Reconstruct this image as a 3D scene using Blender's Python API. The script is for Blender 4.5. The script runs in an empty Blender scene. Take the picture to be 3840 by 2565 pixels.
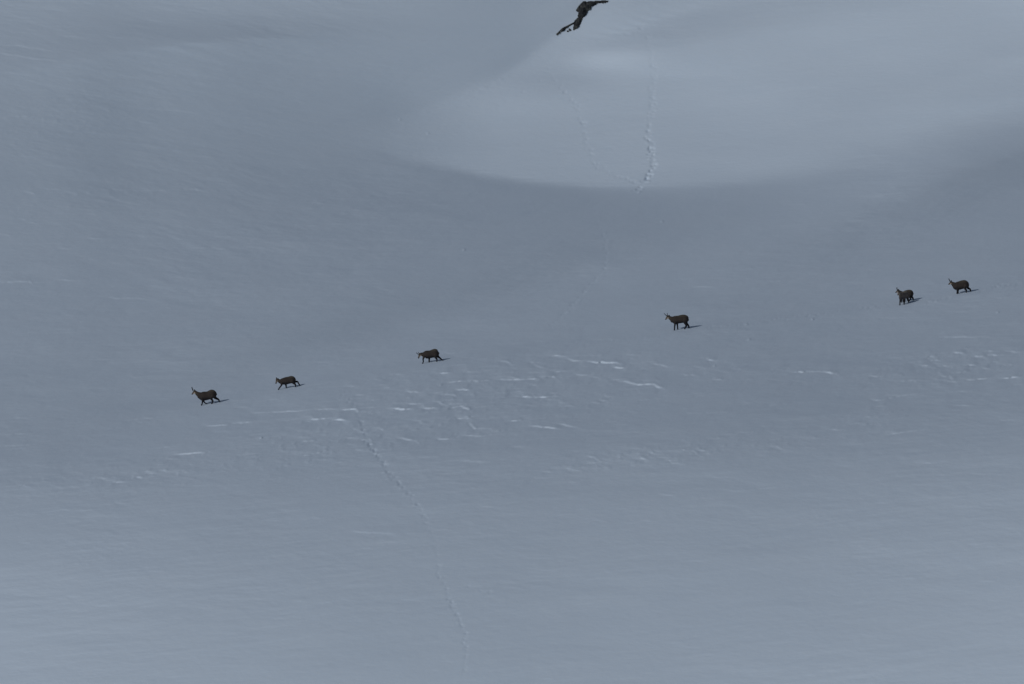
import bpy, bmesh, math, random, time
import numpy as np
from mathutils import Vector
from mathutils.bvhtree import BVHTree

# ------------------------------------------------------------------ camera, sky, sun, exposure
scene = bpy.context.scene
C = scene.collection
D = 400.0                       # metres from the camera to the herd
PX = 51.2 / 3840.0              # metres per photo pixel at that distance
cam_data = bpy.data.cameras.new('camera')
cam_data.sensor_width = 36.0
cam_data.lens = 36.0 * D / 51.2
cam_data.clip_start = 1.0
cam_data.clip_end = 6000.0
cam = bpy.data.objects.new('camera', cam_data)
cam.location = (0, -D, 0)
cam.rotation_euler = (math.pi / 2, 0, 0)
C.objects.link(cam)
scene.camera = cam

SUN_EL = math.radians(24.0)     # low sun
SUN_AZ = math.radians(46.0)     # swung from the photo's left towards the camera
SUN = np.array([-math.cos(SUN_EL) * math.cos(SUN_AZ), -math.cos(SUN_EL) * math.sin(SUN_AZ), math.sin(SUN_EL)])
world = bpy.data.worlds.new('World')
scene.world = world
world.use_nodes = True
wn = world.node_tree
wn.nodes.clear()
sky = wn.nodes.new('ShaderNodeTexSky')
sky.sky_type = 'NISHITA'
sky.sun_disc = False
sky.sun_elevation = SUN_EL
sky.sun_rotation = math.atan2(SUN[0], SUN[1])
sky.altitude = 2000.0
bg = wn.nodes.new('ShaderNodeBackground')
bg.inputs['Strength'].default_value = 0.05
wo = wn.nodes.new('ShaderNodeOutputWorld')
wn.links.new(sky.outputs['Color'], bg.inputs['Color'])
wn.links.new(bg.outputs['Background'], wo.inputs['Surface'])
sun_data = bpy.data.lights.new('sun', 'SUN')
sun_data.energy = 2.0
sun_data.angle = math.radians(0.53)
sun_data.color = (0.90, 0.95, 1.0)
sun = bpy.data.objects.new('sun', sun_data)
sun.rotation_euler = Vector(SUN).to_track_quat('Z', 'Y').to_euler()
sun.location = (-60, -90, 80)
C.objects.link(sun)
scene.view_settings.view_transform = 'Standard'
scene.view_settings.look = 'None'
scene.view_settings.exposure = -0.76
scene.view_settings.gamma = 1.0
scene.view_settings.use_curve_mapping = False

rng = np.random.default_rng(11)
random.seed(5)

# ------------------------------------------------------------------ material helpers
def new_mat(name):
    m = bpy.data.materials.new(name)
    m.use_nodes = True
    nt = m.node_tree
    return m, nt, nt.nodes['Principled BSDF']

def ramp_mix(nt, fac, c1, c2):
    mix = nt.nodes.new('ShaderNodeMix')
    mix.data_type = 'RGBA'
    nt.links.new(fac, mix.inputs['Factor'])
    mix.inputs['A'].default_value = (*c1, 1)
    mix.inputs['B'].default_value = (*c2, 1)
    return mix.outputs['Result']

SNOW_A = (0.722, 0.797, 0.881)
SNOW_B = (0.762, 0.827, 0.901)

def snow_material():
    m, nt, p = new_mat('snow')
    tc = nt.nodes.new('ShaderNodeTexCoord')
    mp = nt.nodes.new('ShaderNodeMapping')
    mp.inputs['Scale'].default_value = (0.35, 0.18, 0.9)
    nt.links.new(tc.outputs['Object'], mp.inputs['Vector'])
    n1 = nt.nodes.new('ShaderNodeTexNoise')
    n1.inputs['Scale'].default_value = 1.0
    n1.inputs['Detail'].default_value = 6
    nt.links.new(mp.outputs['Vector'], n1.inputs['Vector'])
    nt.links.new(ramp_mix(nt, n1.outputs['Fac'], SNOW_A, SNOW_B), p.inputs['Base Color'])
    p.inputs['Roughness'].default_value = 0.75
    p.inputs['Specular IOR Level'].default_value = 0.15
    mp2 = nt.nodes.new('ShaderNodeMapping')
    mp2.inputs['Scale'].default_value = (2.2, 1.3, 7.0)
    nt.links.new(tc.outputs['Object'], mp2.inputs['Vector'])
    n2 = nt.nodes.new('ShaderNodeTexNoise')
    n2.inputs['Scale'].default_value = 1.0
    n2.inputs['Detail'].default_value = 5
    n2.inputs['Roughness'].default_value = 0.6
    nt.links.new(mp2.outputs['Vector'], n2.inputs['Vector'])
    b = nt.nodes.new('ShaderNodeBump')
    b.inputs['Strength'].default_value = 0.32
    b.inputs['Distance'].default_value = 0.05
    nt.links.new(n2.outputs['Fac'], b.inputs['Height'])
    nt.links.new(b.outputs['Normal'], p.inputs['Normal'])
    return m

def rock_material():
    m, nt, p = new_mat('rock')
    tc = nt.nodes.new('ShaderNodeTexCoord')
    n1 = nt.nodes.new('ShaderNodeTexNoise')
    n1.inputs['Scale'].default_value = 1.7
    n1.inputs['Detail'].default_value = 8
    n1.inputs['Roughness'].default_value = 0.65
    nt.links.new(tc.outputs['Object'], n1.inputs['Vector'])
    cr = nt.nodes.new('ShaderNodeValToRGB')
    cr.color_ramp.elements[0].position = 0.36
    cr.color_ramp.elements[0].color = (0.026, 0.027, 0.030, 1)
    cr.color_ramp.elements[1].position = 0.68
    cr.color_ramp.elements[1].color = (0.25, 0.23, 0.18, 1)
    e = cr.color_ramp.elements.new(0.5)
    e.color = (0.062, 0.061, 0.057, 1)
    nt.links.new(n1.outputs['Fac'], cr.inputs['Fac'])
    nt.links.new(cr.outputs['Color'], p.inputs['Base Color'])
    p.inputs['Roughness'].default_value = 0.9
    p.inputs['Specular IOR Level'].default_value = 0.2
    v = nt.nodes.new('ShaderNodeTexVoronoi')
    v.inputs['Scale'].default_value = 7.0
    nt.links.new(tc.outputs['Object'], v.inputs['Vector'])
    b = nt.nodes.new('ShaderNodeBump')
    b.inputs['Strength'].default_value = 0.7
    b.inputs['Distance'].default_value = 0.12
    nt.links.new(v.outputs['Distance'], b.inputs['Height'])
    nt.links.new(b.outputs['Normal'], p.inputs['Normal'])
    return m

def fur_material():
    m, nt, p = new_mat('chamois_fur')
    at = nt.nodes.new('ShaderNodeAttribute')
    at.attribute_name = 'fur'
    tc = nt.nodes.new('ShaderNodeTexCoord')
    mp = nt.nodes.new('ShaderNodeMapping')
    mp.inputs['Scale'].default_value = (14, 14, 40)
    nt.links.new(tc.outputs['Object'], mp.inputs['Vector'])
    n = nt.nodes.new('ShaderNodeTexNoise')
    n.inputs['Scale'].default_value = 1.0
    n.inputs['Detail'].default_value = 4
    nt.links.new(mp.outputs['Vector'], n.inputs['Vector'])
    mr = nt.nodes.new('ShaderNodeMapRange')
    mr.inputs['To Min'].default_value = 0.65
    mr.inputs['To Max'].default_value = 1.35
    nt.links.new(n.outputs['Fac'], mr.inputs['Value'])
    mul = nt.nodes.new('ShaderNodeVectorMath')
    mul.operation = 'SCALE'
    nt.links.new(at.outputs['Color'], mul.inputs[0])
    nt.links.new(mr.outputs['Result'], mul.inputs['Scale'])
    nt.links.new(mul.outputs['Vector'], p.inputs['Base Color'])
    p.inputs['Roughness'].default_value = 0.85
    p.inputs['Specular IOR Level'].default_value = 0.15
    b = nt.nodes.new('ShaderNodeBump')
    b.inputs['Strength'].default_value = 0.5
    b.inputs['Distance'].default_value = 0.01
    nt.links.new(n.outputs['Fac'], b.inputs['Height'])
    nt.links.new(b.outputs['Normal'], p.inputs['Normal'])
    return m

def plain_material(name, col, rough):
    m, nt, p = new_mat(name)
    tc = nt.nodes.new('ShaderNodeTexCoord')
    n = nt.nodes.new('ShaderNodeTexNoise')
    n.inputs['Scale'].default_value = 30.0
    nt.links.new(tc.outputs['Object'], n.inputs['Vector'])
    nt.links.new(ramp_mix(nt, n.outputs['Fac'], [c * 0.7 for c in col], [c * 1.3 for c in col]), p.inputs['Base Color'])
    p.inputs['Roughness'].default_value = rough
    return m

M_SNOW = snow_material()
M_ROCK = rock_material()
M_FUR = fur_material()
M_HORN = plain_material('horn_black', (0.022, 0.021, 0.022), 0.5)
M_EYE = plain_material('eye_dark', (0.012, 0.010, 0.009), 0.15)
M_EAR = plain_material('ear_fur', (0.045, 0.038, 0.032), 0.85)

# ------------------------------------------------------------------ the snow slope: broad form
# Brightness wanted on each stretch of the mountainside, on a table over the
# slope; solve() shapes one smooth surface that the sun shades that way.
sig = lambda d: 1.0 / (1.0 + np.exp(-np.clip(d, -30, 30)))
CX = [-800, 0, 480, 960, 1440, 1920, 2400, 2880, 3360, 3840, 4640]
UY = [-500, 0, 200, 400, 600, 800]
UPPER = [[143,143,142,144,144,140,150,153,155,159,160],
         [141,141,141,143,143,138,148,151,153,157,158],
         [138,138,136,135,137,136,150,152,154,155,156],
         [135,135,132,131,132,143,151,154,154,149,148],
         [133,133,130,128,129,139,147,148,144,136,134],
         [132,132,129,127,128,134,140,138,134,128,128]]
LY = [0, 500, 720, 860, 1050, 1250, 1450, 1600, 1750, 1950, 2250, 2565, 3065]
LOWER = [[131,131,129,127,126,125,125,126,126,124,124],
         [132,132,129,127,126,125,125,126,126,124,124],
         [131,131,129,127,126,125,124,125,125,124,124],
         [132,132,130,128,126,124,124,125,126,126,126],
         [132,132,130,128,126,125,126,127,128,127,127],
         [131,131,129,127,125,126,126,124,126,128,128],
         [130,130,129,127,126,126,126,125,127,129,129],
         [130,130,129,129,128,128,129,128,130,132,132],
         [132,132,131,132,133,133,134,133,135,137,137],
         [139,139,138,137,137,137,138,139,140,142,142],
         [148,148,146,143,141,141,143,143,145,148,148],
         [152,151,149,148,146,145,146,148,150,151,152],
         [154,154,153,152,151,150,151,152,153,154,154]]
TRAIL_X = [-800, 770, 1066, 1612, 2555, 3390, 3600, 3840, 4640]
TRAIL_Y = [1640, 1512, 1458, 1358, 1236, 1135, 1098, 1060, 950]

def tab(cx, ry, t, x, y):
    t = np.array(t, float)
    fx = np.interp(x, cx, np.arange(len(cx))); fy = np.interp(y, ry, np.arange(len(ry)))
    ix = np.clip(fx.astype(int), 0, len(cx) - 2); iy = np.clip(fy.astype(int), 0, len(ry) - 2)
    a = fx - ix; b = fy - iy
    a = a * a * (3 - 2 * a) * 0.5 + a * 0.5
    b = b * b * (3 - 2 * b) * 0.5 + b * 0.5
    return (t[iy, ix] * (1 - a) + t[iy, ix + 1] * a) * (1 - b) + (t[iy + 1, ix] * (1 - a) + t[iy + 1, ix + 1] * a) * b

def crest_y(x):
    return np.interp(x, [1300, 1500, 1620, 1750, 1880, 1980, 2090, 2200, 2330], [500, 440, 390, 335, 285, 215, 130, 40, -40])

def foot_y(x):
    return np.interp(x, [-800, 900, 1300, 1560, 1800, 2050, 2250, 2450, 2700, 3000, 3400, 3840, 4640],
                     [500, 500, 560, 608, 660, 695, 712, 716, 705, 675, 610, 535, 420])

# how much less each stretch need lean because the snow around it throws light back
KX = [0, 480, 960, 1440, 1920, 2400, 2880, 3360, 3840]
KY = [0, 200, 400, 600, 860, 1050, 1250, 1450, 1600, 1750, 1950, 2250, 2565]
BOUNCE = [[-0.4, 4.2, -0.4, -3.7, -7.0, -2.1, 1.5, 0.4, 1.7],
          [1.2, 0.5, -10.1, -10.9, -13.3, -0.9, -1.2, 2.5, -2.0],
          [-3.1, 1.8, -7.0, -10.8, -1.6, -2.0, 2.2, -0.7, -2.0],
          [-2.2, 1.3, -3.6, -3.1, 1.1, 1.9, 0.9, 0.1, -7.9],
          [1.3, 4.0, 0.7, -0.3, -3.1, -7.0, -9.4, -5.0, -4.1],
          [1.4, 2.4, -0.1, -1.0, -4.1, -5.9, -2.8, -2.0, -1.6],
          [1.4, 1.8, 0.1, -5.3, -5.5, -3.2, -4.4, -3.0, -0.3],
          [0.7, 1.8, -3.0, -5.5, -3.0, -1.6, -1.4, 0.3, 1.5],
          [0.7, 0.3, -1.7, -2.2, -1.4, -0.1, 0.3, 1.7, 1.4],
          [0.7, 0.3, 0.9, 0.7, 0.9, 1.5, 2.8, 2.4, 3.1],
          [1.5, 1.5, 1.7, 2.6, 1.8, 2.6, 1.6, 3.4, 3.9],
          [1.4, 2.2, 2.6, 1.2, 0.9, 1.6, 1.2, 1.8, 2.1],
          [2.1, 2.2, 0.4, -1.1, -0.1, -1.1, 0.4, 0.5, 1.3]]

def target_tone(x, y):
    ye = foot_y(x)
    w = np.interp(x, [1000, 1400, 1650, 1900, 2600, 3000, 3840], [70, 50, 12, 6, 7, 22, 30])
    k = sig((ye - y) / w)
    t = tab(CX, UY, UPPER, x, y) * k + tab(CX, LY, LOWER, x, y) * (1 - k) + tab(KX, KY, BOUNCE, x, y)
    t = t + sig((x - 1500) / 60) * sig((3300 - x) / 200) * (5 * np.exp(-np.abs(y - ye + 10) / 60) * sig((ye - y) / 6) - 2.5 * np.exp(-np.abs(y - ye) / 70) * sig((y - ye) / 6))
    t = t - 5 * sig((x - 1500) / 40) * sig((2250 - x) / 60) * np.exp(-((y - ye - 14) / 16) ** 2)   # hollow at the mound's foot
    d = y - crest_y(x)
    A = np.interp(x, [1300, 1500, 1750, 2000, 2200, 2400], [0, 6, 12, 18, 15, 0])
    t = t + A * sig(d / 6) * np.exp(-np.maximum(d, 0) / 190)                                          # crest below the rock
    t = t - np.interp(x, [1500, 1800, 2100, 2250], [0, 3, 6, 0]) * np.exp(-((d + 40) / 50) ** 2)
    t = t + 17 * np.exp(-((x - 2260) / 165) ** 2 - ((y - 226 + 0.06 * (x - 2290)) / 52) ** 2)           # steep bulge
    t = t - 2 * np.exp(-((x - 2220) / 130) ** 2 - ((y - 150) / 30) ** 2)
    yb = np.interp(x, [300, 560, 900, 1300, 1700], [40, 95, 140, 150, 120])
    t = t - 3.5 * sig((x - 450) / 60) * sig((1500 - x) / 90) * np.exp(-((y - yb - 20) / 45) ** 2)
    t = t - 4 * np.exp(-((x - 1440) / 45) ** 2 - ((y - 585 - 0.5 * (x - 1440)) / 22) ** 2)
    t = t + 2.0 * np.sin((y + 0.27 * x) / 75.0) * sig((x - 2600) / 150) * sig((560 - 0.1 * (x - 2600) - y) / 60)
    return t

def lin(s):
    return ((s / 255.0 + 0.055) / 1.055) ** 2.4

GX0, GX1, GY0, GY1, GS = -832, 4672, -512, 3072, 16
B_LO, B_HI = 0.535, 0.865

def solve():
    lo, hi = lin(125.0), lin(156.0)
    Y = None
    for sp, n in ((128, 4000), (64, 2000), (32, 1000), (16, 420)):
        xs = np.arange(GX0, GX1 + 1, sp, dtype=float); ys = np.arange(GY0, GY1 + 1, sp, dtype=float)
        X, P = np.meshgrid(xs, ys); h = sp * PX
        T = B_LO + (lin(target_tone(X, P)) - lo) / (hi - lo) * (B_HI - B_LO)
        VC = ((1282.5 - P) * PX)[:-1, :-1]
        Tc = (T[1:, 1:] + T[:-1, 1:] + T[1:, :-1] + T[:-1, :-1]) / 4
        if Y is None:
            yv = np.interp(T, [0.3, 0.5, 0.6, 0.71, 0.8, 0.86], [7, 5, 2.9, 1.8, 1.1, .5])
            Y = -np.cumsum(yv, 0) * h
            r = np.argmin(abs(ys - 1300)); Y -= Y[r:r + 1]
        else:
            fx = (xs - GX0) / psp; fy = (ys - GY0) / psp
            ix = np.clip(fx.astype(int), 0, Y.shape[1] - 2); iy = np.clip(fy.astype(int), 0, Y.shape[0] - 2)
            a = (fx - ix)[None]; b = (fy - iy)[:, None]
            Y = (Y[iy][:, ix] * (1 - a) + Y[iy][:, ix + 1] * a) * (1 - b) + (Y[iy + 1][:, ix] * (1 - a) + Y[iy + 1][:, ix + 1] * a) * b
        rows = (np.interp(xs, TRAIL_X, TRAIL_Y) - GY0) / sp
        r0 = np.clip(rows.astype(int), 0, len(ys) - 2); fr = rows - r0; ci = np.arange(len(xs))
        anchor = (xs - 1920) * PX * 0.12
        m = np.zeros_like(Y); v = np.zeros_like(Y); lr = 0.25 * h
        for it in range(n):
            gx = (Y[:-1, 1:] - Y[:-1, :-1] + Y[1:, 1:] - Y[1:, :-1]) / (2 * h)
            gv = (Y[:-1, 1:] - Y[1:, 1:] + Y[:-1, :-1] - Y[1:, :-1]) / (2 * h)
            # as the sheet really stands: sight lines fan out from the camera
            kc = 1 + (Y[:-1, 1:] + Y[1:, 1:] + Y[:-1, :-1] + Y[1:, :-1]) / (4 * D)
            q = np.maximum(kc + VC * gv / D, 0.3); jx = 1 / kc; jv = kc / q ** 2
            gx = gx / kc; gv = gv / q
            N = np.sqrt(1 + gx * gx + gv * gv); num = SUN[0] * gx - SUN[1] + SUN[2] * gv
            e = num / N - Tc
            ex = 2 * e * (SUN[0] / N - num * gx / N ** 3); ev = 2 * e * (SUN[2] / N - num * gv / N ** 3)
            p = gx + 0.16 * gv; ex += 1e-4 * p; ev += 1.5e-5 * p
            ev += 0.2 * np.minimum(gv - 0.5, 0) + 0.01 * np.maximum(gv - 6.5, 0)
            ex *= jx / (2 * h); ev *= jv / (2 * h)
            G = np.zeros_like(Y)
            G[:-1, 1:] += ex + ev; G[1:, 1:] += ex - ev; G[:-1, :-1] += -ex + ev; G[1:, :-1] += -ex - ev
            lam = 3e-3 / h ** 2
            d2 = Y[:, 2:] - 2 * Y[:, 1:-1] + Y[:, :-2]; G[:, 2:] += lam * d2; G[:, 1:-1] -= 2 * lam * d2; G[:, :-2] += lam * d2
            l2 = lam * 0.3
            d2 = Y[2:] - 2 * Y[1:-1] + Y[:-2]; G[2:] += l2 * d2; G[1:-1] -= 2 * l2 * d2; G[:-2] += l2 * d2
            d2 = Y[2:, 2:] - 2 * Y[1:-1, 1:-1] + Y[:-2, :-2]; G[2:, 2:] += l2 * d2; G[1:-1, 1:-1] -= 2 * l2 * d2; G[:-2, :-2] += l2 * d2
            ya = Y[r0, ci] * (1 - fr) + Y[r0 + 1, ci] * fr
            da = (ya - anchor) * 0.02
            np.add.at(G, (r0, ci), da * (1 - fr)); np.add.at(G, (r0 + 1, ci), da * fr)
            l = lr * (0.5 + 0.5 * math.cos(math.pi * it / n)) + 1e-5
            m = 0.9 * m + 0.1 * G; v = 0.995 * v + 0.005 * G * G
            Y = Y - l * (m / (1 - 0.9 ** (it + 1))) / (np.sqrt(v / (1 - 0.995 ** (it + 1))) + 1e-9)
        psp = sp
        print(sp, 'rms', round(float(np.sqrt((e ** 2).mean())), 4), 'back per up', gv.min().round(2), gv.max().round(2), 'across', gx.min().round(2), gx.max().round(2))
    return Y

t0 = time.time()
YG = solve()
Q = np.pad(YG, 1, mode='reflect', reflect_type='odd')
YG = (Q[1:-1, :-2] + 2 * Q[1:-1, 1:-1] + Q[1:-1, 2:]) / 4
print('slope solved', round(time.time() - t0, 1), 's')

def cubic_weights(q, n):
    """Catmull-Rom rows: sample positions q (in grid cells) on n knots."""
    i = np.clip(np.floor(q).astype(int), 0, n - 2); f = q - i
    w = np.stack([-0.5 * f + f * f - 0.5 * f ** 3, 1 - 2.5 * f * f + 1.5 * f ** 3, 0.5 * f + 2 * f * f - 1.5 * f ** 3, -0.5 * f * f + 0.5 * f ** 3], 1)
    idx = np.clip(np.stack([i - 1, i, i + 1, i + 2], 1), 0, n - 1)
    W = np.zeros((len(q), n))
    for k in range(4):
        np.add.at(W, (np.arange(len(q)), idx[:, k]), w[:, k])
    return W

# sheet knots: fine where the photograph looks, coarser round it
def knots(lo, hi, flo, fhi, step):
    a = [flo]; s = step
    while a[-1] > lo:
        s = min(s * 1.25, 40); a.append(a[-1] - s)
    a[-1] = lo
    b = [fhi]; s = step
    while b[-1] < hi:
        s = min(s * 1.25, 40); b.append(b[-1] + s)
    b[-1] = hi
    return np.array(a[::-1][:-1] + list(np.arange(flo, fhi + 1e-6, step)) + b[1:])

xs = knots(GX0, GX1, -120.0, 3960.0, 4.4)
ys = knots(GY0, GY1, -90.0, 2655.0, 2.75)
YS = cubic_weights((ys - GY0) / GS, YG.shape[0]) @ YG @ cubic_weights((xs - GX0) / GS, YG.shape[1]).T
XX, PP = np.meshgrid(xs, ys)
YV = np.clip(-np.gradient(YS, axis=0) / (np.gradient(ys)[:, None] * PX), 0.8, 6.0)   # metres back per metre up

# ------------------------------------------------------------------ the snow slope: wind crust, lips, footprints
def vnoise(x, y, seed):
    """smooth value noise in [-1, 1]"""
    r = np.random.default_rng(seed).uniform(-1, 1, (256, 256))
    xi = np.floor(x).astype(int); yi = np.floor(y).astype(int)
    a = x - xi; b = y - yi
    a = a * a * a * (a * (a * 6 - 15) + 10); b = b * b * b * (b * (b * 6 - 15) + 10)
    g = lambda i, j: r[j & 255, i & 255]
    return (g(xi, yi) * (1 - a) + g(xi + 1, yi) * a) * (1 - b) + (g(xi, yi + 1) * (1 - a) + g(xi + 1, yi + 1) * a) * b

def fbm(x, y, seed, octaves=4, gain=0.5):
    t = 0; amp = 1.0
    for k in range(octaves):
        t = t + amp * vnoise(x * 2 ** k + 17.3 * k, y * 2 ** k + 9.1 * k, seed + k)
        amp *= gain
    return t

dY = np.zeros_like(YS)
shear = (0.12 - 0.23 * sig((1500 - XX) / 250) * sig((1000 - PP) / 200)) * (XX - 1500)        # drifts tilt with the hillside
PW = PP + shear + 14 * vnoise(XX / 260, PP / 140, 90)
relief = (1.0 - 0.2 * sig((PP - 1850) / 60)) * (1.0 - 0.55 * sig((foot_y(XX) - PP) / 40) * sig((XX - 1500) / 80))   # the mound is smoother
# long soft drifts, then wind ripples, then grain
dY += YV * (0.032 - 0.014 * sig((1600 - XX) / 150) * sig((700 - PP) / 120)) * relief * fbm(XX / 420, PW / 75, 3, 3)
dY += YV * 0.011 * relief * fbm(XX / 95, PW / 15, 21, 3, 0.6) * (0.65 + 0.6 * vnoise(XX / 330, PP / 150, 27))
rough = np.zeros_like(YS)
for (cx, cy, rx, ry, a) in [(1500, 1560, 420, 150, 1.0), (2050, 1460, 420, 150, .8), (3480, 1385, 260, 60, 1.3), (2540, 1700, 520, 45, 1.5),
                            (520, 1780, 520, 70, 1.1), (250, 450, 330, 150, .7), (450, 720, 520, 60, .6), (1180, 1700, 260, 90, .8),
                            (3300, 1580, 140, 70, .8), (1150, 2050, 700, 160, .25), (2900, 1950, 700, 200, .2), (380, 2080, 200, 60, .6)]:
    rough += a * np.exp(-((XX - cx) / rx) ** 2 - ((PP - cy + 0.12 * (XX - cx)) / ry) ** 2)
dY += YV * 0.0055 * (0.38 + rough) * relief * fbm(XX / 40, PW / 9, 41, 3, 0.6)
ridge = np.clip(1 - np.abs(fbm(XX / 170, PW / 21, 131, 2, 0.5)) * 1.6, 0, 1) ** 3
ridge2 = np.clip(1 - np.abs(fbm(XX / 90, PW / 13, 151, 2, 0.5)) * 1.6, 0, 1) ** 3
patchy = np.clip(0.35 + 0.9 * vnoise(XX / 300, PW / 110, 171), 0, 1.2)
dY -= YV * relief * (0.010 * ridge + 0.005 * ridge2) * (0.5 * patchy + 0.5 * np.minimum(rough, 1.2))
lumps = np.maximum(fbm(XX / 24, PW / 9, 61, 2, 0.5) - 0.45, 0)
dY -= YV * 0.022 * rough * lumps

def zoomed(ox, oy, s, pts):
    return [(ox + a / s, oy + b / s) for a, b in pts]

LIPS = []     # (points, strength): little wind-cut steps in the crust
def lips(ox, oy, s, strength, *lines):
    for l in lines:
        LIPS.append((zoomed(ox, oy, s, l), strength))
Z = 1.8336
lips(1280, 855, Z, 1.0, [(1545,897),(1600,912),(1680,912),(1760,925),(1915,925)], [(1875,960),(1940,962)],
     [(1890,1050),(1960,1058),(2030,1075),(2150,1075),(2180,1095),(2225,1105)], [(1610,1008),(1695,1010)],
     [(860,1050),(940,1053),(1030,1048)], [(1060,1046),(1200,1040),(1270,1042)], [(1390,1036),(1425,1028)],
     [(785,1108),(885,1112)], [(455,1210),(550,1208)], [(350,1245),(505,1245)], [(565,1240),(650,1240)])
lips(1280, 855, Z, 0.88, [(2135,935),(2200,942),(2260,958)], [(1465,988),(1550,984)], [(1290,925),(1380,925)], [(1325,943),(1400,965)],
     [(680,1065),(860,1050)], [(1300,1040),(1330,1036)], [(630,997),(755,997)], [(1120,1135),(1230,1128)], [(1235,1145),(1250,1160),(1300,1166),(1480,1158)],
     [(740,1208),(860,1210)], [(840,1232),(880,1246)], [(0,1248),(100,1245)], [(805,1308),(870,1310)], [(875,1335),(920,1380),(1000,1378)],
     [(1280,1360),(1400,1370),(1530,1385)], [(1480,1345),(1560,1360),(1650,1382)], [(380,1440),(440,1450),(520,1468),(545,1495)], [(1130,1330),(1240,1322)])
lips(1280, 855, Z, 0.62, [(700,955),(800,942),(885,937)], [(130,1240),(280,1230)], [(820,1430),(940,1430),(1020,1425)], [(660,1450),(760,1450)],
     [(1430,880),(1540,880)], [(1600,877),(1830,876)], [(1190,820),(1320,818)], [(1550,795),(1640,782)], [(1690,768),(1885,765)],
     [(1090,915),(1140,920),(1170,940)], [(1980,875),(2040,875)], [(1980,898),(2010,898)], [(720,865),(790,860)], [(850,890),(890,886)],
     [(1180,1505),(1280,1505)], [(340,1008),(420,1005)], [(220,1085),(310,1075)], [(300,1035),(360,1028)], [(30,1090),(120,1088)], [(90,1150),(160,1148)])
lips(2560, 855, Z, 1.0, [(180,908),(215,908)], [(725,990),(850,988),(960,990),(1050,1000),(1080,1018)], [(1300,1022),(1350,1022)], [(1875,858),(1920,858)])
lips(2560, 855, Z, 0.82, [(2070,845),(2130,850)], [(2230,850),(2340,855)], [(2000,885),(2080,880)], [(2100,875),(2230,873)], [(1580,950),(1680,945)],
     [(1970,940),(2010,945)], [(1900,1040),(1990,1045),(2120,1030)], [(2170,1035),(2340,1025)], [(1290,1175),(1340,1188),(1480,1158),(1600,1140)],
     [(1310,1228),(1390,1225)], [(1270,1300),(1320,1290)], [(1150,1345),(1220,1340)], [(1400,1420),(1560,1400),(1640,1390)])
lips(2560, 855, Z, 0.55, [(240,980),(310,995)], [(620,975),(700,975)], [(1365,950),(1420,955)], [(1750,950),(1810,950)], [(0,1010),(100,1012)],
     [(570,1040),(690,1045)], [(600,1460),(850,1410)], [(960,1380),(1110,1390)], [(0,1275),(350,1265)], [(50,405),(220,405)], [(1850,1220),(2000,1222)],
     [(2180,1325),(2320,1320)], [(1760,750),(2140,750)], [(2280,1075),(2330,1075)], [(90,955),(140,960)], [(740,1050),(840,1055)], [(130,730),(280,735)])
lips(0, 855, Z, 0.82, [(0,375),(200,365),(225,390)], [(1400,1365),(1520,1358),(1750,1330)],
     [(1720,1275),(1950,1262),(2150,1250)], [(2150,1250),(2347,1240)], [(2080,1318),(2290,1308)], [(1180,1560),(1450,1540)])
lips(0, 855, Z, 0.48, [(1120,135),(1250,140)], [(1300,135),(1480,138),(1570,152)], [(390,355),(560,365)], [(620,70),(710,72)], [(860,1325),(1100,1300)], [(1850,1180),(1900,1178)], [(2060,1100),(2340,1045)], [(0,1420),(200,1415)],
     [(720,480),(1020,488)], [(0,1500),(240,1490)])
lips(0, 0, Z, 0.5, [(0,310),(120,315),(370,352)], [(0,365),(250,405),(440,425)], [(490,715),(560,740)], [(940,745),(1150,755),(1380,780)], [(930,830),(1080,855)],
     [(260,1290),(450,1310)], [(970,1310),(1150,1310)], [(1250,1298),(1350,1303),(1430,1320)], [(750,1300),(880,1310)], [(160,1315),(230,1330)],
     [(2050,700),(2110,712)], [(1500,848),(1580,850)], [(2170,1398),(2220,1400)], [(350,797),(400,797)], [(380,760),(410,765)], [(80,800),(190,803)])
lips(0, 1710, Z, 0.6, [(1150,18),(1220,22)], [(1095,95),(1140,100)], [(665,150),(730,155)], [(800,322),(880,325)], [(540,378),(660,368)])
lips(1280, 1710, Z, 0.5, [(390,22),(505,10)], [(540,10),(660,3)], [(60,520),(380,535)], [(2180,262),(2290,270)])
# and the countless fainter ones
for k in range(1500):
    x = rng.uniform(-100, 3950); y = rng.uniform(-60, 2600)
    w = 0.12 + np.interp(y, [0, 600, 900, 1250, 1400, 1600, 1800, 2600], [.1, .14, .1, .3, 1, 1, .35, .12])
    if foot_y(x) > y + 20 and x > 1400: w = 0.04
    if x < 900 and y < 900: w += 0.25
    if rng.uniform() > w: continue
    L = rng.uniform(20, 110); tilt = rng.normal(-0.02, 0.05) + (0.10 if (x < 900 and y < 900) else -0.04)
    LIPS.append(([(x, y), (x + L * .5, y + L * .5 * tilt + rng.normal(0, 2)), (x + L, y + L * tilt)], rng.uniform(0.10, 0.34)))

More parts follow.
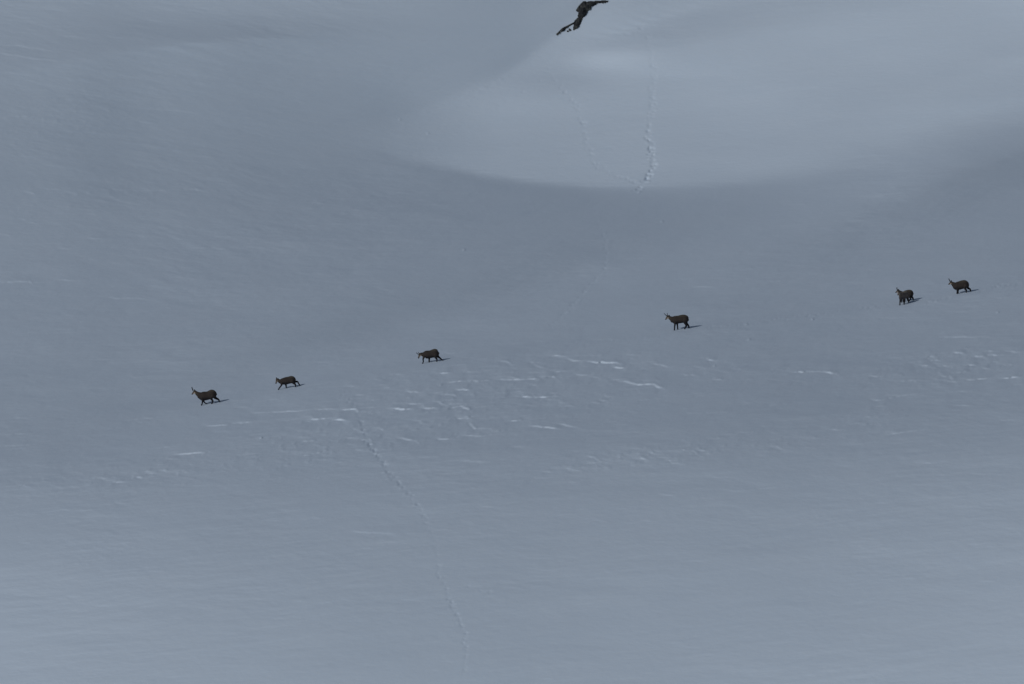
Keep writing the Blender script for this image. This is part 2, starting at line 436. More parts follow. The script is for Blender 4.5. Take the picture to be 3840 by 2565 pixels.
# the broken crust below the file
for (cx, cy, rx, ry, n, lmin, lmax) in [(1650, 1500, 420, 110, 60, 14, 70), (2150, 1440, 360, 110, 50, 14, 80), (1050, 1600, 420, 90, 34, 14, 60),
                                        (3560, 1370, 260, 55, 40, 8, 36), (2700, 1390, 420, 90, 18, 12, 50), (450, 1780, 330, 50, 22, 10, 40), (2500, 1700, 460, 32, 30, 8, 30)]:
    for k in range(n):
        x = cx + rng.normal(0, 0.55) * rx; dx = x - cx
        y = cy + rng.normal(0, 0.55) * ry - 0.10 * dx
        if y < np.interp(x, TRAIL_X, TRAIL_Y) + 26: continue
        L = rng.uniform(lmin, lmax); a = rng.normal(-0.05, 0.07)
        pts = [(x, y), (x + L * rng.uniform(.3, .6), y + L * .45 * a + rng.normal(0, 1.5)), (x + L, y + L * a)]
        if rng.uniform() < 0.3:                                   # some turn a corner down the slope
            pts += [(x + L + 7, y + L * a + rng.uniform(6, 12)), (x + L + rng.uniform(14, 34), y + L * a + rng.uniform(8, 14))]
        LIPS.append((pts, float(np.clip(rng.gamma(2.2, 0.17), 0.12, 0.85))))

def lip(points, strength, k):
    p = np.array(points)
    if p[-1, 0] < p[0, 0]: p = p[::-1]
    x0, x1 = p[0, 0], p[-1, 0]
    j0 = np.searchsorted(xs, x0 - 10); j1 = np.searchsorted(xs, x1 + 10)
    if j1 - j0 < 2: return
    x = xs[j0:j1]
    yl = np.interp(x, p[:, 0], p[:, 1]) + 1.6 * vnoise(x / 14, x * 0 + k * 3.7, 77)
    tl = float(np.clip(0.5 * (x1 - x0), 16, 44)); taper = np.clip((x - x0 + 12) / tl, 0, 1) * np.clip((x1 + 16 - x) / (1.3 * tl), 0, 1)
    taper = taper * taper * (3 - 2 * taper)
    s = 0.79 * strength ** 0.9 * taper * np.clip(0.86 + 0.34 * vnoise(x / 40, x * 0 + k * 5.1, 79), 0.2, 1.15)
    i0 = np.searchsorted(ys, yl.min() - 110); i1 = np.searchsorted(ys, yl.max() + 90)
    d = yl[None] - PP[i0:i1, j0:j1]                       # photo pixels above the lip
    R = float(np.clip((x1 - x0) / 4, 9, 18))
    t = 5.2 + 2.2 * strength                              # height of the step
    up = np.clip(d / t + 0.5, 0, 1); up = up * up * (3 - 2 * up)
    A = YV[i0:i1, j0:j1] * t * PX * 0.95
    dY[i0:i1, j0:j1] -= s[None] * A * (up - 0.5) * np.exp(-np.abs(d) / R)

for k, (pts, st) in enumerate(LIPS):
    lip(pts, st, k)

def dent(x, y, depth, rx, ry):
    """footprint (depth > 0) or thrown-up crumb or glint bump (depth < 0)"""
    j0 = np.searchsorted(xs, x - 3 * rx); j1 = np.searchsorted(xs, x + 3 * rx)
    i0 = np.searchsorted(ys, y - 3 * ry); i1 = np.searchsorted(ys, y + 3 * ry)
    if j1 - j0 < 2 or i1 - i0 < 2: return
    dY[i0:i1, j0:j1] += YV[i0:i1, j0:j1] * depth * np.exp(-((XX[i0:i1, j0:j1] - x) / rx) ** 2 - ((PP[i0:i1, j0:j1] - y) / ry) ** 2)

def footprints(points, depths, gap, spread):
    p = np.array(points, float)
    seg = np.hypot(*np.diff(p, axis=0).T); s = np.concatenate([[0], np.cumsum(seg)])
    q = 0.0; side = 1
    at = lambda q: np.interp(q, np.linspace(0, s[-1], len(depths)), depths)
    while q < s[-1]:
        x = np.interp(q, s, p[:, 0]); y = np.interp(q, s, p[:, 1])
        side = -side
        ox = side * spread * rng.uniform(0.0, 1.2); oy = rng.normal(0, 4)
        dp = at(q) * rng.choice([0.15, 0.4, 0.7, 1.1]) * rng.uniform(0.7, 1.2)
        dent(x + ox, y + oy, dp, rng.uniform(3.0, 6.5), rng.uniform(2.8, 5.5))
        if rng.uniform() < 0.5:
            dent(x + ox + rng.normal(2, 5), y + oy + rng.uniform(4, 11), -at(q) * rng.uniform(0.1, 0.6), rng.uniform(3, 6), rng.uniform(2.6, 4))
        q += gap * rng.uniform(0.4, 1.5)
    q = 0.0
    while q < s[-1]:                                       # the groove
        x = np.interp(q, s, p[:, 0]); y = np.interp(q, s, p[:, 1])
        dent(x + rng.normal(0, 1.5), y, at(q) * 0.09 * rng.uniform(0.3, 1.2), 6.0, 5.0)
        q += 5.0

footprints([(2385,721),(2411,689),(2431,661),(2449,630),(2442,596),(2445,545),(2430,505),(2437,437),(2449,395),(2446,340),(2453,268),(2443,215),(2430,120)],
           [.035, .08, .08, .065, .045, .036, .03, .026, .02, .012], 6, 10)
footprints([(2388,690),(2352,672),(2311,658),(2273,644),(2228,613),(2206,555),(2192,500),(2185,452),(2163,403),(2136,354),(2087,316),(2054,256)], [.024, .024, .024, .024, .022, .020], 10, 9)
footprints([(2215,760),(2240,830),(2268,890),(2272,1000),(2205,1080),(2140,1150),(2060,1230)], [.012, .018, .016, .02, .02, .012], 11, 6)
footprints([(1288,1470),(1340,1555),(1365,1610),(1380,1660),(1430,1730),(1490,1810),(1565,1890),(1610,1980),(1636,2060)], [.012, .028, .042, .038, .034, .026, .012, .008], 8, 8)
footprints([(1636,2060),(1645,2140),(1672,2210),(1705,2290),(1740,2370),(1748,2440),(1742,2530)], [.010, .020, .036, .040, .034, .024, .016], 9, 7)
footprints([(1745,2195),(1780,2210),(1835,2225)], [.015, .015], 10, 7)
footprints([(2060,270),(1990,330),(1930,360),(1860,410)], [.012, .008], 9, 18)
footprints([(2420,60),(2400,120),(2300,130)], [.02, .015], 10, 14)
footprints([(3680,1090),(3750,1072),(3850,1055)], [.034, .034], 8, 3)
footprints([(3330,1142),(3150,1165),(2950,1192),(2770,1216),(2640,1234)], [.020, .018, .014, .010], 9, 4)
footprints([(3560,1116),(3470,1130)], [.022, .022], 8, 3)
footprints([(2480,1256),(2200,1290),(1900,1335),(1680,1366)], [.006, .008], 14, 4)
# crumbs along the crest and below the rock
for k in range(110):
    x = rng.uniform(1640, 2130); y = crest_y(x) + abs(rng.normal(0, 26)) + 2
    dent(x, y, -rng.uniform(0.001, 0.012), rng.uniform(3, 7), rng.uniform(2.6, 4.5))
for k in range(140):
    x = rng.uniform(1500, 2250); y = crest_y(x) + rng.uniform(10, 200)
    dent(x, y, -rng.uniform(0.001, 0.007), rng.uniform(5, 9), rng.uniform(4, 7))
for k in range(60):
    dent(rng.uniform(2230, 2480), rng.uniform(15, 130), -rng.uniform(0.001, 0.008), rng.uniform(5, 9), rng.uniform(4, 7))
for (x, y) in [(2483,830),(3742,1170),(2809,1272),(3047,1196),(1740,935),(1606,500),(1500,448),(2680,1372),(980,1640),(2800,1215)]:  # raised snow bumps that stand in for sun glints
    dent(x, y, -0.05, 3.2, 3.0)

tr = np.interp(XX, TRAIL_X, TRAIL_Y) - PP                # narrow level bench under the file, added to thin the cast shadows
bt = np.clip((tr + 18) / 46, 0, 1); dY += 0.8 * sig((XX - 420) / 90) * bt * bt * (3 - 2 * bt)
YF = YS + dY
vv = -ys[:, None] * PX                                    # no overhangs: every row lies behind the one below it
YF = (np.maximum.accumulate((YF - 0.3 * vv)[::-1], 0))[::-1] + 0.3 * vv
def to_world(px, py, y):
    k = 1 + y / D
    return (px - 1920) * PX * k, y, (1282.5 - py) * PX * k
WX, WY, WZ = to_world(XX, PP, YF)

# carry the sheet on past the fitted part: up the mountain, down to the valley and out to both sides
def pad(A, top, bottom, left, right):
    A = np.concatenate([A[:1] + np.array(top)[::-1, None], A, A[-1:] + np.array(bottom)[:, None]], 0)
    return np.concatenate([A[:, :1] + np.array(left)[None, ::-1], A, A[:, -1:] + np.array(right)[None]], 1)
zl = [0] * 5
WX = pad(WX, [0] * 5, [0] * 6, [-6, -25, -80, -250, -900], [6, 25, 80, 250, 900])
WY = pad(WY, [4, 14, 40, 120, 420], [-4, -14, -45, -130, -420, -1600], [0, 0, 0, 0, 0], [0, 0, 0, 0, 0])
WZ = pad(WZ, [4, 13, 36, 90, 200], [-4, -13, -40, -100, -170, -200], [0, 1, 5, 20, 60], [0, 1, 6, 30, 120])

def grid_mesh(name, X, Y, Zc):
    ny, nx = X.shape
    me = bpy.data.meshes.new(name)
    co = np.stack([X, Y, Zc], -1).reshape(-1, 3).astype(np.float32)
    i = np.arange(ny * nx).reshape(ny, nx)
    q = np.stack([i[1:, :-1], i[1:, 1:], i[:-1, 1:], i[:-1, :-1]], -1).reshape(-1, 4).astype(np.int32)
    me.vertices.add(len(co)); me.vertices.foreach_set('co', co.ravel())
    me.loops.add(q.size); me.loops.foreach_set('vertex_index', q.ravel())
    me.polygons.add(len(q))
    me.polygons.foreach_set('loop_start', np.arange(0, q.size, 4, dtype=np.int32))
    me.polygons.foreach_set('use_smooth', np.ones(len(q), dtype=bool))
    me.update(calc_edges=True)
    return me

snow_me = grid_mesh('snow_slope', WX, WY, WZ)
snow_me.materials.append(M_SNOW)
snow = bpy.data.objects.new('snow_slope', snow_me)
snow['kind'] = 'structure'
snow['label'] = 'grey-blue snow slope with wind-cut lips and lines of footprints'
C.objects.link(snow)

def depth_at(px, py):
    """how far back the snow surface lies where the photo shows pixel (px, py)"""
    fx = np.interp(px, xs, np.arange(len(xs))); fy = np.interp(py, ys, np.arange(len(ys)))
    i, j = int(fy), int(fx); a, b = fx - j, fy - i
    i = min(i, len(ys) - 2); j = min(j, len(xs) - 2)
    return (YF[i, j] * (1 - a) + YF[i, j + 1] * a) * (1 - b) + (YF[i + 1, j] * (1 - a) + YF[i + 1, j + 1] * a) * b

# the snow near the herd as a tree for standing things on it
def strip_tree():
    i0 = np.searchsorted(ys, 950); i1 = np.searchsorted(ys, 1650)
    X, Y_, Z_ = to_world(XX[i0:i1:2, ::2], PP[i0:i1:2, ::2], YF[i0:i1:2, ::2])
    n, m_ = X.shape
    i = np.arange(n * m_).reshape(n, m_)
    q = np.stack([i[1:, :-1], i[1:, 1:], i[:-1, 1:], i[:-1, :-1]], -1).reshape(-1, 4)
    return BVHTree.FromPolygons(np.stack([X, Y_, Z_], -1).reshape(-1, 3).tolist(), q.tolist())
TREE = strip_tree()
def snow_z(x, y):
    h = TREE.ray_cast(Vector((x, y, 40)), Vector((0, 0, -1)))
    return h[0].z

# ------------------------------------------------------------------ the rock outcrop
def inside(poly, x, y):
    r = np.zeros_like(x, bool); n = len(poly)
    for k in range(n):
        x1, y1 = poly[k]; x2, y2 = poly[(k + 1) % n]
        c = ((y1 > y) != (y2 > y)) & (x < (x2 - x1) * (y - y1) / (y2 - y1 + 1e-12) + x1)
        r ^= c
    return r
def edge_dist(poly, x, y):
    d = np.full(x.shape, 1e9); n = len(poly)
    for k in range(n):
        a = np.array(poly[k]); b = np.array(poly[(k + 1) % n]); ab = b - a
        t = np.clip(((x - a[0]) * ab[0] + (y - a[1]) * ab[1]) / (ab @ ab + 1e-9), 0, 1)
        d = np.minimum(d, np.hypot(x - a[0] - t * ab[0], y - a[1] - t * ab[1]))
    return d

def crag(name, poly, parent, step, bulge, seed):
    """a craggy block whose base is sunk in the snow: craggy front standing proud, plain back buried"""
    P = np.array(poly)
    gx = np.arange(P[:, 0].min() - 2 * step, P[:, 0].max() + 2 * step, step)
    gy = np.arange(P[:, 1].min() - 2 * step, P[:, 1].max() + 2 * step, step)
    X, Yp = np.meshgrid(gx, gy)
    X = X + 0.25 * step * vnoise(X / 3.1, Yp / 2.7, seed + 5); Yp = Yp + 0.25 * step * vnoise(X / 2.9, Yp / 3.3, seed + 6)
    dist = edge_dist(poly, X, Yp); ins = inside(poly, X, Yp) | (dist < 2.0)
    cell = ins[:-1, :-1] & ins[1:, :-1] & ins[:-1, 1:] & ins[1:, 1:]
    blocks = np.round(2.2 * fbm(X / 26 + 0.3 * Yp / 26, Yp / 17, seed, 2)) / 2.2       # jointed steps
    front = np.minimum(dist * PX * 1.6, bulge) * (0.75 + 0.35 * blocks) + 0.06 * fbm(X / 7, Yp / 7, seed + 3, 2) + 0.03
    verts = []; faces = []; fi = {}; bi = {}
    used = np.zeros_like(ins); used[:-1, :-1] |= cell; used[1:, :-1] |= cell; used[:-1, 1:] |= cell; used[1:, 1:] |= cell
    base = {}
    for i, j in zip(*np.nonzero(used)):
        y = depth_at(X[i, j], max(Yp[i, j], ys[0]))
        edge = dist[i, j] < step * 0.7
        w = to_world(X[i, j], Yp[i, j], y - (front[i, j] if not edge else 0.02))
        fi[i, j] = len(verts); verts.append(w)
        # the back lies under the snow surface
        bi[i, j] = len(verts); verts.append((w[0], y + 0.5, w[2] - 0.05))
    for i, j in zip(*np.nonzero(cell)):
        a, b, c, d = (i, j), (i, j + 1), (i + 1, j + 1), (i + 1, j)
        faces.append([fi[d], fi[c], fi[b], fi[a]]); faces.append([bi[a], bi[b], bi[c], bi[d]])
        for (p, q, ni, nj) in ((a, b, i - 1, j), (b, c, i, j + 1), (c, d, i + 1, j), (d, a, i, j - 1)):
            if not (0 <= ni < cell.shape[0] and 0 <= nj < cell.shape[1] and cell[ni, nj]):
                faces.append([fi[p], fi[q], bi[q], bi[p]])
    o = np.array(parent.location)
    me = bpy.data.meshes.new(name)
    me.from_pydata([tuple(np.array(v) - o) for v in verts], [], faces)
    bm = bmesh.new(); bm.from_mesh(me); bmesh.ops.recalc_face_normals(bm, faces=bm.faces)
    bmesh.ops.triangulate(bm, faces=bm.faces); bm.to_mesh(me); bm.free()
    me.materials.append(M_ROCK)
    ob = bpy.data.objects.new(name, me); ob.parent = parent
    C.objects.link(ob)
    return ob

RZ = 8.696
rk = lambda pts: zoomed(2050, 0, RZ, pts)
rock = bpy.data.objects.new('rock_outcrop', None)
rock.location = to_world(2175, 100, depth_at(2175, 100))
rock.empty_display_size = 0.5
rock['label'] = 'dark craggy rock outcrop breaking through the snow at the top edge'
rock['category'] = 'rock'
C.objects.link(rock)
crag('rock_block', rk([(1150,80),(1190,45),(1260,38),(1300,65),(1400,40),(1560,45),(1600,60),(1600,130),(1580,165),(1520,190),(1450,210),(1440,290),(1340,360),
                       (1310,440),(1230,540),(1185,555),(1150,575),(1040,580),(1020,510),(1050,400),(955,345),(1000,260),(1080,160)]), rock, 2.2, 0.9, 301)
crag('rock_foot', rk([(1045,560),(1180,555),(1165,630),(1110,760),(1060,850),(1000,930),(930,955),(890,990),(862,950),(862,890),(895,810),(885,750),(915,660),(1000,590)]), rock, 2.2, 0.6, 322)
crag('rock_ledge', rk([(1570,40),(1700,32),(1850,22),(2000,30),(1990,68),(1850,88),(1700,92),(1640,105),(1585,130)]), rock, 1.6, 0.35, 343)
crag('rock_sliver', rk([(885,728),(790,782),(680,840),(590,878),(490,940),(420,1010),(320,1110),(342,1142),(445,1058),(565,988),(655,905),(780,825),(890,770)]), rock, 1.4, 0.3, 364)
crag('rock_chip', rk([(730,940),(780,945),(800,990),(760,1005),(735,985)]), rock, 1.6, 0.15, 385)
crag('rock_chip', rk([(670,1005),(710,1005),(715,1035),(675,1035)]), rock, 1.5, 0.12, 396)

# ------------------------------------------------------------------ chamois
def loft(bm, path, lat=1.0, seg=14):
    """closed tube; path rows: x, y, z, in-plane radius[, lateral radius]"""
    P = np.array([p[:3] for p in path], float); R = [p[3] for p in path]; RL = [p[4] if len(p) > 4 else p[3] * lat for p in path]
    n = len(P)
    T = np.zeros_like(P); T[1:-1] = P[2:] - P[:-2]; T[0] = P[1] - P[0]; T[-1] = P[-1] - P[-2]
    T /= np.linalg.norm(T, axis=1)[:, None] + 1e-9
    rows = [(P[0] - T[0] * R[0] * .8, T[0], R[0] * .35, RL[0] * .35), (P[0] - T[0] * R[0] * .5, T[0], R[0] * .78, RL[0] * .78)]
    rows += [(P[k], T[k], R[k], RL[k]) for k in range(n)]
    rows += [(P[-1] + T[-1] * R[-1] * .5, T[-1], R[-1] * .78, RL[-1] * .78), (P[-1] + T[-1] * R[-1] * .8, T[-1], R[-1] * .35, RL[-1] * .35)]
    rings = []
    for c, t, r, l in rows:
        side = np.array([0.0, 1.0, 0.0]); side = side - t * (side @ t); side /= np.linalg.norm(side) + 1e-9
        up = np.cross(side, t)
        rings.append([bm.verts.new(c + up * r * math.cos(a) + side * l * math.sin(a)) for a in np.linspace(0, 2 * math.pi, seg, endpoint=False)])
    for a, b in zip(rings[:-1], rings[1:]):
        for k in range(seg):
            bm.faces.new((a[k], a[(k + 1) % seg], b[(k + 1) % seg], b[k]))
    bm.faces.new(rings[0][::-1]); bm.faces.new(rings[-1])

def densify(path, m=3):
    p = np.array([list(q) for q in path], float); n = len(p)
    W = cubic_weights(np.linspace(0, n - 1, (n - 1) * m + 1), n)
    return (W @ p).tolist()

FUR = {'torso': (0.040, 0.034, 0.030), 'back': (0.074, 0.066, 0.052), 'belly': (0.017, 0.016, 0.018), 'neck': (0.056, 0.049, 0.040),
       'leg': (0.016, 0.016, 0.019), 'face': (0.040, 0.035, 0.034), 'pale': (0.44, 0.37, 0.29), 'rump': (0.066, 0.060, 0.050)}

def make_chamois(spec, label, yaw=0.0, k_size=1.0, anchor=None, coat=1.0):
    ox, oy, s = spec['origin']
    coats = {k: tuple(c * (1.0 if k in ('leg', 'pale') else coat) for c in v) for k, v in FUR.items()}
    legs = spec['legs']
    hoof = [l[-1] for l in legs]
    hx = np.mean([h[0] for h in hoof]); hy = np.mean([h[1] for h in hoof])
    ax, ay = anchor if anchor else (ox + hx / s, oy + hy / s)
    yd = float(depth_at(ax, ay))
    kk = (1 + yd / D) * PX / s * k_size
    rx, ry, rz = to_world(ax, ay, yd)
    L = lambda a, b, y=0.0: (-(hx - a) * kk, y, (hy - b) * kk)      # traced point -> metres about the root
    cy, sy = math.cos(yaw), math.sin(yaw)
    parts = []          # tubes for the body
    bones = []          # for the coat
    tor = [(a, (t + b) / 2, (b - t) / 2) for a, t, b in spec['torso']]
    n = len(tor)
    path = []
    for q, (a, c, r) in enumerate(tor):
        f = q / (n - 1)
        lat = kk * r * np.interp(f, [0, .25, .6, .85, 1], [.70, .80, .84, .80, .75])
        p = L(a, c); path.append((p[0], p[1], p[2], r * kk, lat))
    parts.append(densify(path, 2)); bones.append(('torso', path))
    nk = [(*L(a, b), r * kk, r * kk * .72) for a, b, r in spec['neck']]
    hd = [(*L(a, b), r * kk, r * kk * .80) for a, b, r in spec['head']]
    parts.append(densify([nk[0], *nk[1:], hd[0]], 3)); bones.append(('neck', nk + [hd[0]]))
    parts.append(densify(hd, 3)); bones.append(('head', hd))
    tl = [(*L(a, b), r * kk) for a, b, r in spec['tail']]
    parts.append(tl); bones.append(('rump', tl))
    for q, l in enumerate(legs):
        near = -1 if q in (0, 2) else 1
        wide = 0.085 if q < 2 else 0.09
        pts = []
        for w, (a, b, r) in enumerate(l):
            f = w / (len(l) - 1)
            pts.append([*L(a, b, near * wide * k_size * (0.9 + 0.15 * f)), r * kk * (1.05 if w > 1 else 0.95)])
        # set the hoof on the snow under it
        hxp, hyp = pts[-1][0], pts[-1][1]
        gx = rx + hxp * cy - hyp * sy; gy = ry + hxp * sy + hyp * cy
        dz = snow_z(gx, gy) - rz + pts[-1][3] * 0.55 - pts[-1][2]
        for w in range(len(pts)):
            f = w / (len(l) - 1)
            pts[w][2] += dz * min(1.0, f ** 1.2 * 1.0)
        parts.append(densify(pts, 3)); bones.append(('leg', pts))
    bm = bmesh.new()
    for p in parts:
        loft(bm, p)
    me = bpy.data.meshes.new('tmp'); bm.to_mesh(me); bm.free()
    tmp = bpy.data.objects.new('tmp', me); C.objects.link(tmp)
    md = tmp.modifiers.new('r', 'REMESH'); md.mode = 'VOXEL'; md.voxel_size = 0.0125 * k_size; md.use_smooth_shade = True
    ms = tmp.modifiers.new('s', 'SMOOTH'); ms.factor = 0.5; ms.iterations = 2
    bpy.context.view_layer.update()
    body_me = bpy.data.meshes.new_from_object(tmp.evaluated_get(bpy.context.evaluated_depsgraph_get()))
    bpy.data.objects.remove(tmp); bpy.data.meshes.remove(me)
    body_me.name = 'body'
    # coat
    nv = len(body_me.vertices)
    co = np.zeros(nv * 3, np.float32); body_me.vertices.foreach_get('co', co); co = co.reshape(-1, 3)
    best = np.full(nv, 1e9); col = np.zeros((nv, 3))
    tz0 = min(p[2] - p[3] for p in path); tz1 = max(p[2] + p[3] for p in path)
    for kind, b in bones:
        A = np.array([q[:3] for q in b]); R = np.array([q[3] for q in b]); m_ = len(A) - 1
        for w in range(m_):
            ab = A[w + 1] - A[w]
            t = np.clip((co - A[w]) @ ab / (ab @ ab + 1e-9), 0, 1)
            off = co - A[w] - t[:, None] * ab
            r = R[w] * (1 - t) + R[w + 1] * t
            d = np.linalg.norm(off, axis=1) / r
            tt = (w + t) / m_
            c = np.zeros((nv, 3))
            if kind == 'torso':
                hz = (co[:, 2] - tz0) / (tz1 - tz0)
                g = np.clip((hz - 0.12) / 0.25, 0, 1)[:, None]; c = np.array(coats['belly']) * (1 - g) + np.array(coats['torso']) * g
                g = np.clip((hz - 0.72) / 0.2, 0, 1)[:, None]; c = c * (1 - g) + np.array(coats['back']) * g
                g = np.clip((tt - 0.8) / 0.2, 0, 1)[:, None] * 0.6; c = c * (1 - g) + np.array(coats['rump']) * g
            elif kind == 'neck':
                g = np.clip((tt - 0.15) / 0.5, 0, 1)[:, None]; c = np.array(coats['torso']) * (1 - g) + np.array(coats['neck']) * g
                nrm = np.array([ab[2], 0, -ab[0]]); nrm = nrm / (np.linalg.norm(nrm) + 1e-9)
                if nrm[2] > 0: nrm = -nrm
                und = (off @ nrm) / r
                g = (np.clip((und - 0.30) / 0.35, 0, 1) * np.clip((tt - 0.68) / 0.12, 0, 1))[:, None]; c = c * (1 - g) + np.array(coats['pale']) * g
            elif kind == 'head':
                nrm = np.array([ab[2], 0, -ab[0]]); nrm = nrm / (np.linalg.norm(nrm) + 1e-9)
                if nrm[0] < 0: nrm = -nrm                 # towards the throat
                und = (off @ nrm) / r
                c = np.tile(np.array(coats['face']), (nv, 1))
                g = (np.clip((und - 0.02) / 0.3, 0, 1) * np.clip((0.78 - tt) / 0.12, 0, 1))[:, None]; c = c * (1 - g) + np.array(coats['pale']) * g
                g = (np.clip((-und - 0.6) / 0.25, 0, 1) * np.clip((0.85 - tt) / 0.1, 0, 1) * np.clip((tt - 0.2) / 0.1, 0, 1))[:, None] * 0.5; c = c * (1 - g) + np.array(coats['pale']) * g
            elif kind == 'leg':
                g = np.clip(tt / 0.3, 0, 1)[:, None]; c = np.array(coats['torso']) * (1 - g) + np.array(coats['leg']) * g
            else:
                c = np.tile(np.array(coats['rump']), (nv, 1))
            u = d < best
            best[u] = d[u]; col[u] = c[u]
    at = body_me.color_attributes.new('fur', 'FLOAT_COLOR', 'POINT')
    at.data.foreach_set('color', np.concatenate([col * np.array([1.32, 1.22, 1.18]), np.ones((nv, 1))], 1).astype(np.float32).ravel())
    body_me.materials.clear(); body_me.materials.append(M_FUR)
    for p in body_me.polygons: p.use_smooth = True
    root = bpy.data.objects.new('chamois', None)
    root.location = (rx, ry, rz); root.rotation_euler = (0, 0, yaw); root.empty_display_size = 0.4
    root['label'] = label; root['category'] = 'chamois'; root['group'] = 'chamois crossing the slope in file'
    C.objects.link(root)
    def add(name, m):
        o = bpy.data.objects.new(name, m); o.parent = root; C.objects.link(o); return o
    add('body', body_me)
    def tube_part(name, pathpts, mat, lat=1.0):
        b2 = bmesh.new(); loft(b2, pathpts, lat, 10)
        bmesh.ops.recalc_face_normals(b2, faces=b2.faces)
        m2 = bpy.data.meshes.new(name); b2.to_mesh(m2); b2.free()
        for p in m2.polygons: p.use_smooth = True
        m2.materials.append(mat); return add(name, m2)
    for q, h in enumerate(spec['horns']):
        y = (-1 if q == 0 else 1) * 0.028 * k_size
        pts = [(*L(a, b, y * (1 + 0.5 * w)), r * kk) for w, (a, b, r) in enumerate(h)]
        tube_part('horn', densify(pts, 3), M_HORN)
    (ea, eb), (ta, tb) = spec['ear']
    for sd in (-1, 1):
        a = L(ea, eb, sd * 0.045 * k_size); t = L(ta, tb, sd * 0.10 * k_size)
        a, t = np.array(a), np.array(t); mid = (a + t) / 2
        tube_part('ear', [(*a, .014 * k_size), (*mid, .024 * k_size), (*(mid * .3 + t * .7), .018 * k_size), (*t, .006 * k_size)], M_EAR, 0.5)
    h0, h1 = np.array(hd[0][:3]), np.array(hd[1][:3])
    for sd in (-1, 1):
        e = h0 * .35 + h1 * .65
        b2 = bmesh.new(); bmesh.ops.create_uvsphere(b2, u_segments=10, v_segments=8, radius=.013 * k_size)
        bmesh.ops.translate(b2, verts=b2.verts, vec=(e[0], sd * hd[1][3] * .80, e[2] + hd[1][3] * .25))
        m2 = bpy.data.meshes.new('eye'); b2.to_mesh(m2); b2.free(); m2.materials.append(M_EYE)
        add('eye', m2)
    return root

A1 = dict(origin=(690, 1430, 13.81),
    torso=[(830,580,920),(920,545,990),(1050,530,1000),(1200,525,965),(1320,485,935),(1430,425,900),(1540,445,860),(1620,530,800),(1655,600,740)],
    neck=[(920,760,190),(760,680,135),(640,600,92)], head=[(560,530,78),(505,570,60),(445,635,42),(415,668,32)],
    horns=[[(455,470,20),(425,390,16),(395,325,12),(410,300,9)], [(475,470,20),(450,390,16),(425,325,12),(440,300,9)]], ear=((570,490), (530,420)), tail=[(1640,570,32),(1668,640,28),(1672,700,18)],
    legs=[[(950,860,95),(965,1010,52),(955,1110,38),(930,1215,33),(905,1262,34)], [(1000,870,90),(1020,1010,48),(1050,1100,36),(1130,1160,30),(1190,1195,30)],
          [(1480,740,150),(1410,885,80),(1490,1005,44),(1470,1100,36),(1435,1150,34)], [(1560,720,140),(1610,850,82),(1775,940,46),(1820,1030,36),(1850,1080,34)]])
A2 = dict(origin=(1000, 1385, 15.653),
    torso=[(770,600,830),(860,545,885),(1000,500,905),(1150,450,890),(1300,425,850),(1430,385,830),(1540,400,805),(1620,460,760),(1655,530,690)],
    neck=[(880,720,165),(760,690,118),(670,640,88)], head=[(605,590,82),(588,670,64),(562,765,44),(546,830,34)],
    horns=[[(585,535,20),(570,500,15),(560,478,10)], [(600,535,20),(590,500,15),(583,478,10)]], ear=((640,560), (700,540)), tail=[(1640,500,34),(1668,560,30),(1672,620,18)],
    legs=[[(890,810,92),(865,940,54),(790,1040,41),(722,1140,35),(692,1195,36)], [(1110,800,92),(1130,940,54),(1145,1045,40),(1150,1115,35),(1152,1145,36)],
          [(1500,680,145),(1590,800,85),(1685,885,47),(1702,965,40),(1700,1025,36)], [(1570,650,135),(1690,730,74),(1805,735,48),(1885,870,40),(1950,985,36)]])
A3 = dict(origin=(1540, 1285, 15.653),
    torso=[(770,590,870),(860,485,920),(980,460,940),(1120,460,920),(1250,420,890),(1380,368,880),(1470,362,865),(1550,435,820),(1600,530,740)],
    neck=[(860,690,180),(730,690,128),(630,680,98)], head=[(545,690,90),(515,765,66),(478,850,46),(458,908,36)],
    horns=[[(440,680,22),(385,640,17),(340,600,13),(345,575,9)], [(500,640,22),(460,595,17),(432,560,13),(445,545,9)]], ear=((580,620), (640,590)), tail=[(1590,520,36),(1622,590,32),(1628,650,18)],
    legs=[[(790,820,85),(735,950,52),(742,1075,38),(735,1155,34),(700,1222,35)], [(1080,820,100),(1090,950,60),(1085,1055,46),(1088,1145,42)],
          [(1450,700,155),(1470,870,82),(1535,960,50),(1540,1045,40),(1530,1108,36)], [(1530,690,145),(1600,820,84),(1730,930,48),(1820,1025,38),(1895,1080,34)]])
A4 = dict(origin=(2470, 1150, 13.81),
    torso=[(710,570,840),(780,495,890),(900,470,895),(1050,458,870),(1180,420,850),(1320,410,830),(1430,450,805),(1500,550,765),(1530,630,720)],
    neck=[(800,680,170),(670,625,125),(570,570,92)], head=[(490,515,82),(440,565,62),(395,620,44),(365,655,34)],
    horns=[[(432,485,20),(372,440,17),(325,395,14),(290,352,11),(277,362,8)], [(450,440,20),(446,390,16),(448,345,12),(462,332,9)]], ear=((520,470), (570,430)), tail=[(1520,620,32),(1548,690,28),(1540,730,18)],
    legs=[[(850,800,92),(840,930,50),(825,1055,38),(820,1165,33),(806,1230,35)], [(940,800,92),(968,940,48),(980,1055,38),(986,1145,34),(998,1185,35)],
          [(1370,670,155),(1365,830,88),(1430,960,52),(1390,1075,40),(1345,1160,36)], [(1420,690,140),(1425,850,84),(1535,980,48),(1558,1055,39),(1573,1130,35)]])
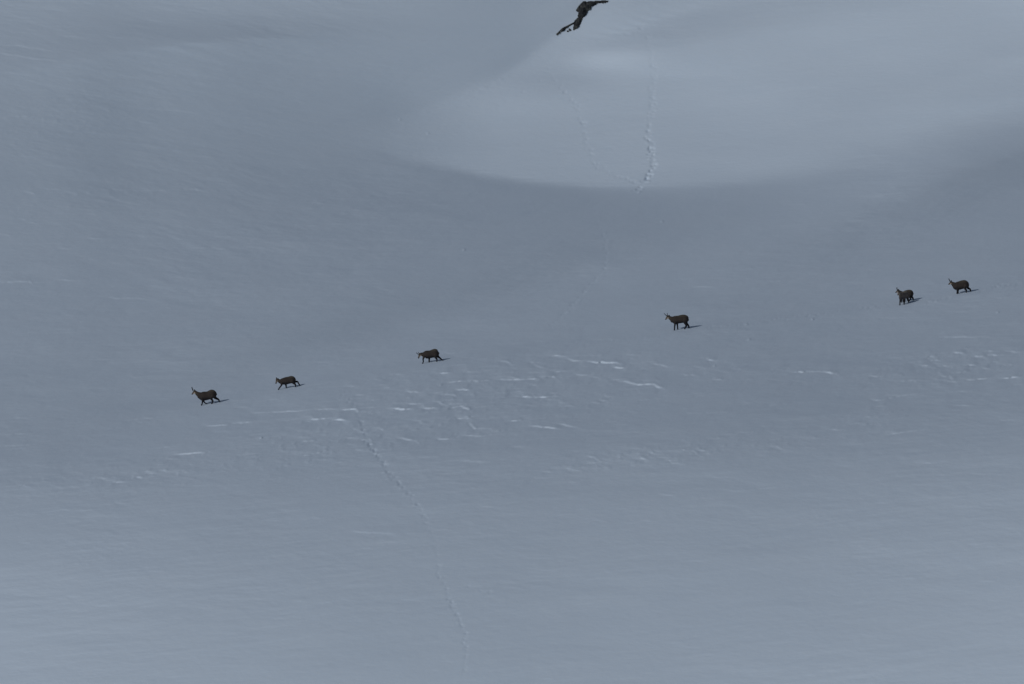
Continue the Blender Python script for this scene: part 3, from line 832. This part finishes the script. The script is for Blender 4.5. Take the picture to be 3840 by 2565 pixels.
A5 = dict(origin=(3330, 1060, 15.653),
    torso=[(770,550,800),(880,515,855),(1000,470,880),(1120,430,860),(1250,410,840),(1350,430,815),(1425,515,770),(1455,590,720)],
    neck=[(850,670,155),(735,590,118),(660,530,92)], head=[(600,490,82),(548,510,62),(492,552,44),(455,578,34)],
    horns=[[(545,435,21),(515,370,17),(500,310,13),(515,288,9)], [(570,430,21),(545,370,17),(532,310,13),(547,288,9)]], ear=((630,445), (620,370)), tail=[(1445,570,34),(1475,630,30),(1475,680,18)],
    legs=[[(820,760,95),(800,930,52),(790,1050,40),(780,1150,36)], [(910,760,92),(900,920,50),(895,1030,40),(890,1130,36)],
          [(1290,680,150),(1270,830,84),(1320,930,48),(1260,1030,40),(1225,1095,36)], [(1370,680,140),(1390,830,84),(1470,920,48),(1480,1000,40),(1474,1060,36)]])
A7 = dict(origin=(3530, 1025, 15.653),
    torso=[(710,570,800),(790,515,920),(900,490,990),(1030,480,975),(1150,430,940),(1280,400,910),(1380,392,885),(1480,450,845),(1560,550,790),(1588,640,740)],
    neck=[(870,720,185),(740,650,138),(650,595,105)], head=[(590,545,86),(535,570,64),(472,615,46),(436,645,36)],
    horns=[[(510,490,22),(470,410,17),(425,330,13),(435,305,9)], [(530,490,22),(495,410,17),(455,330,13),(465,305,9)]], ear=((610,490), (560,400)), tail=[(1580,620,36),(1606,680,30),(1600,730,18)],
    legs=[[(930,870,92),(938,1020,56),(930,1125,44),(920,1218,40)], [(990,870,88),(986,1020,54),(985,1125,43),(990,1210,40)],
          [(1420,710,155),(1380,875,82),(1460,980,50),(1465,1060,42),(1450,1120,38)], [(1510,710,145),(1560,850,84),(1690,940,50),(1718,1015,42),(1715,1075,38)]])

make_chamois(A1, 'dark brown chamois with tall horns leading the file, farthest left')
make_chamois(A2, 'small dark chamois striding with hind leg stretched back, second from the left')
make_chamois(A3, 'dark chamois walking with its head lowered, above the white snow lips')
make_chamois(A4, 'dark chamois with two spread horns walking alone right of the middle')
make_chamois(A5, 'horned chamois partly hidden behind the smaller one in the pair')
A6 = dict(A4, legs=[A4['legs'][1], A4['legs'][0], A4['legs'][3], A4['legs'][2]])
make_chamois(A6, 'small chamois turned towards the camera in front of the horned one', yaw=math.radians(60), k_size=0.90, anchor=(3330 + 950 / 15.653, 1060 + 1262 / 15.653), coat=3.0)  # coat colour lightened so the shaded flank looks sunlit like the others
make_chamois(A7, 'dark chamois standing last in the file, farthest right')
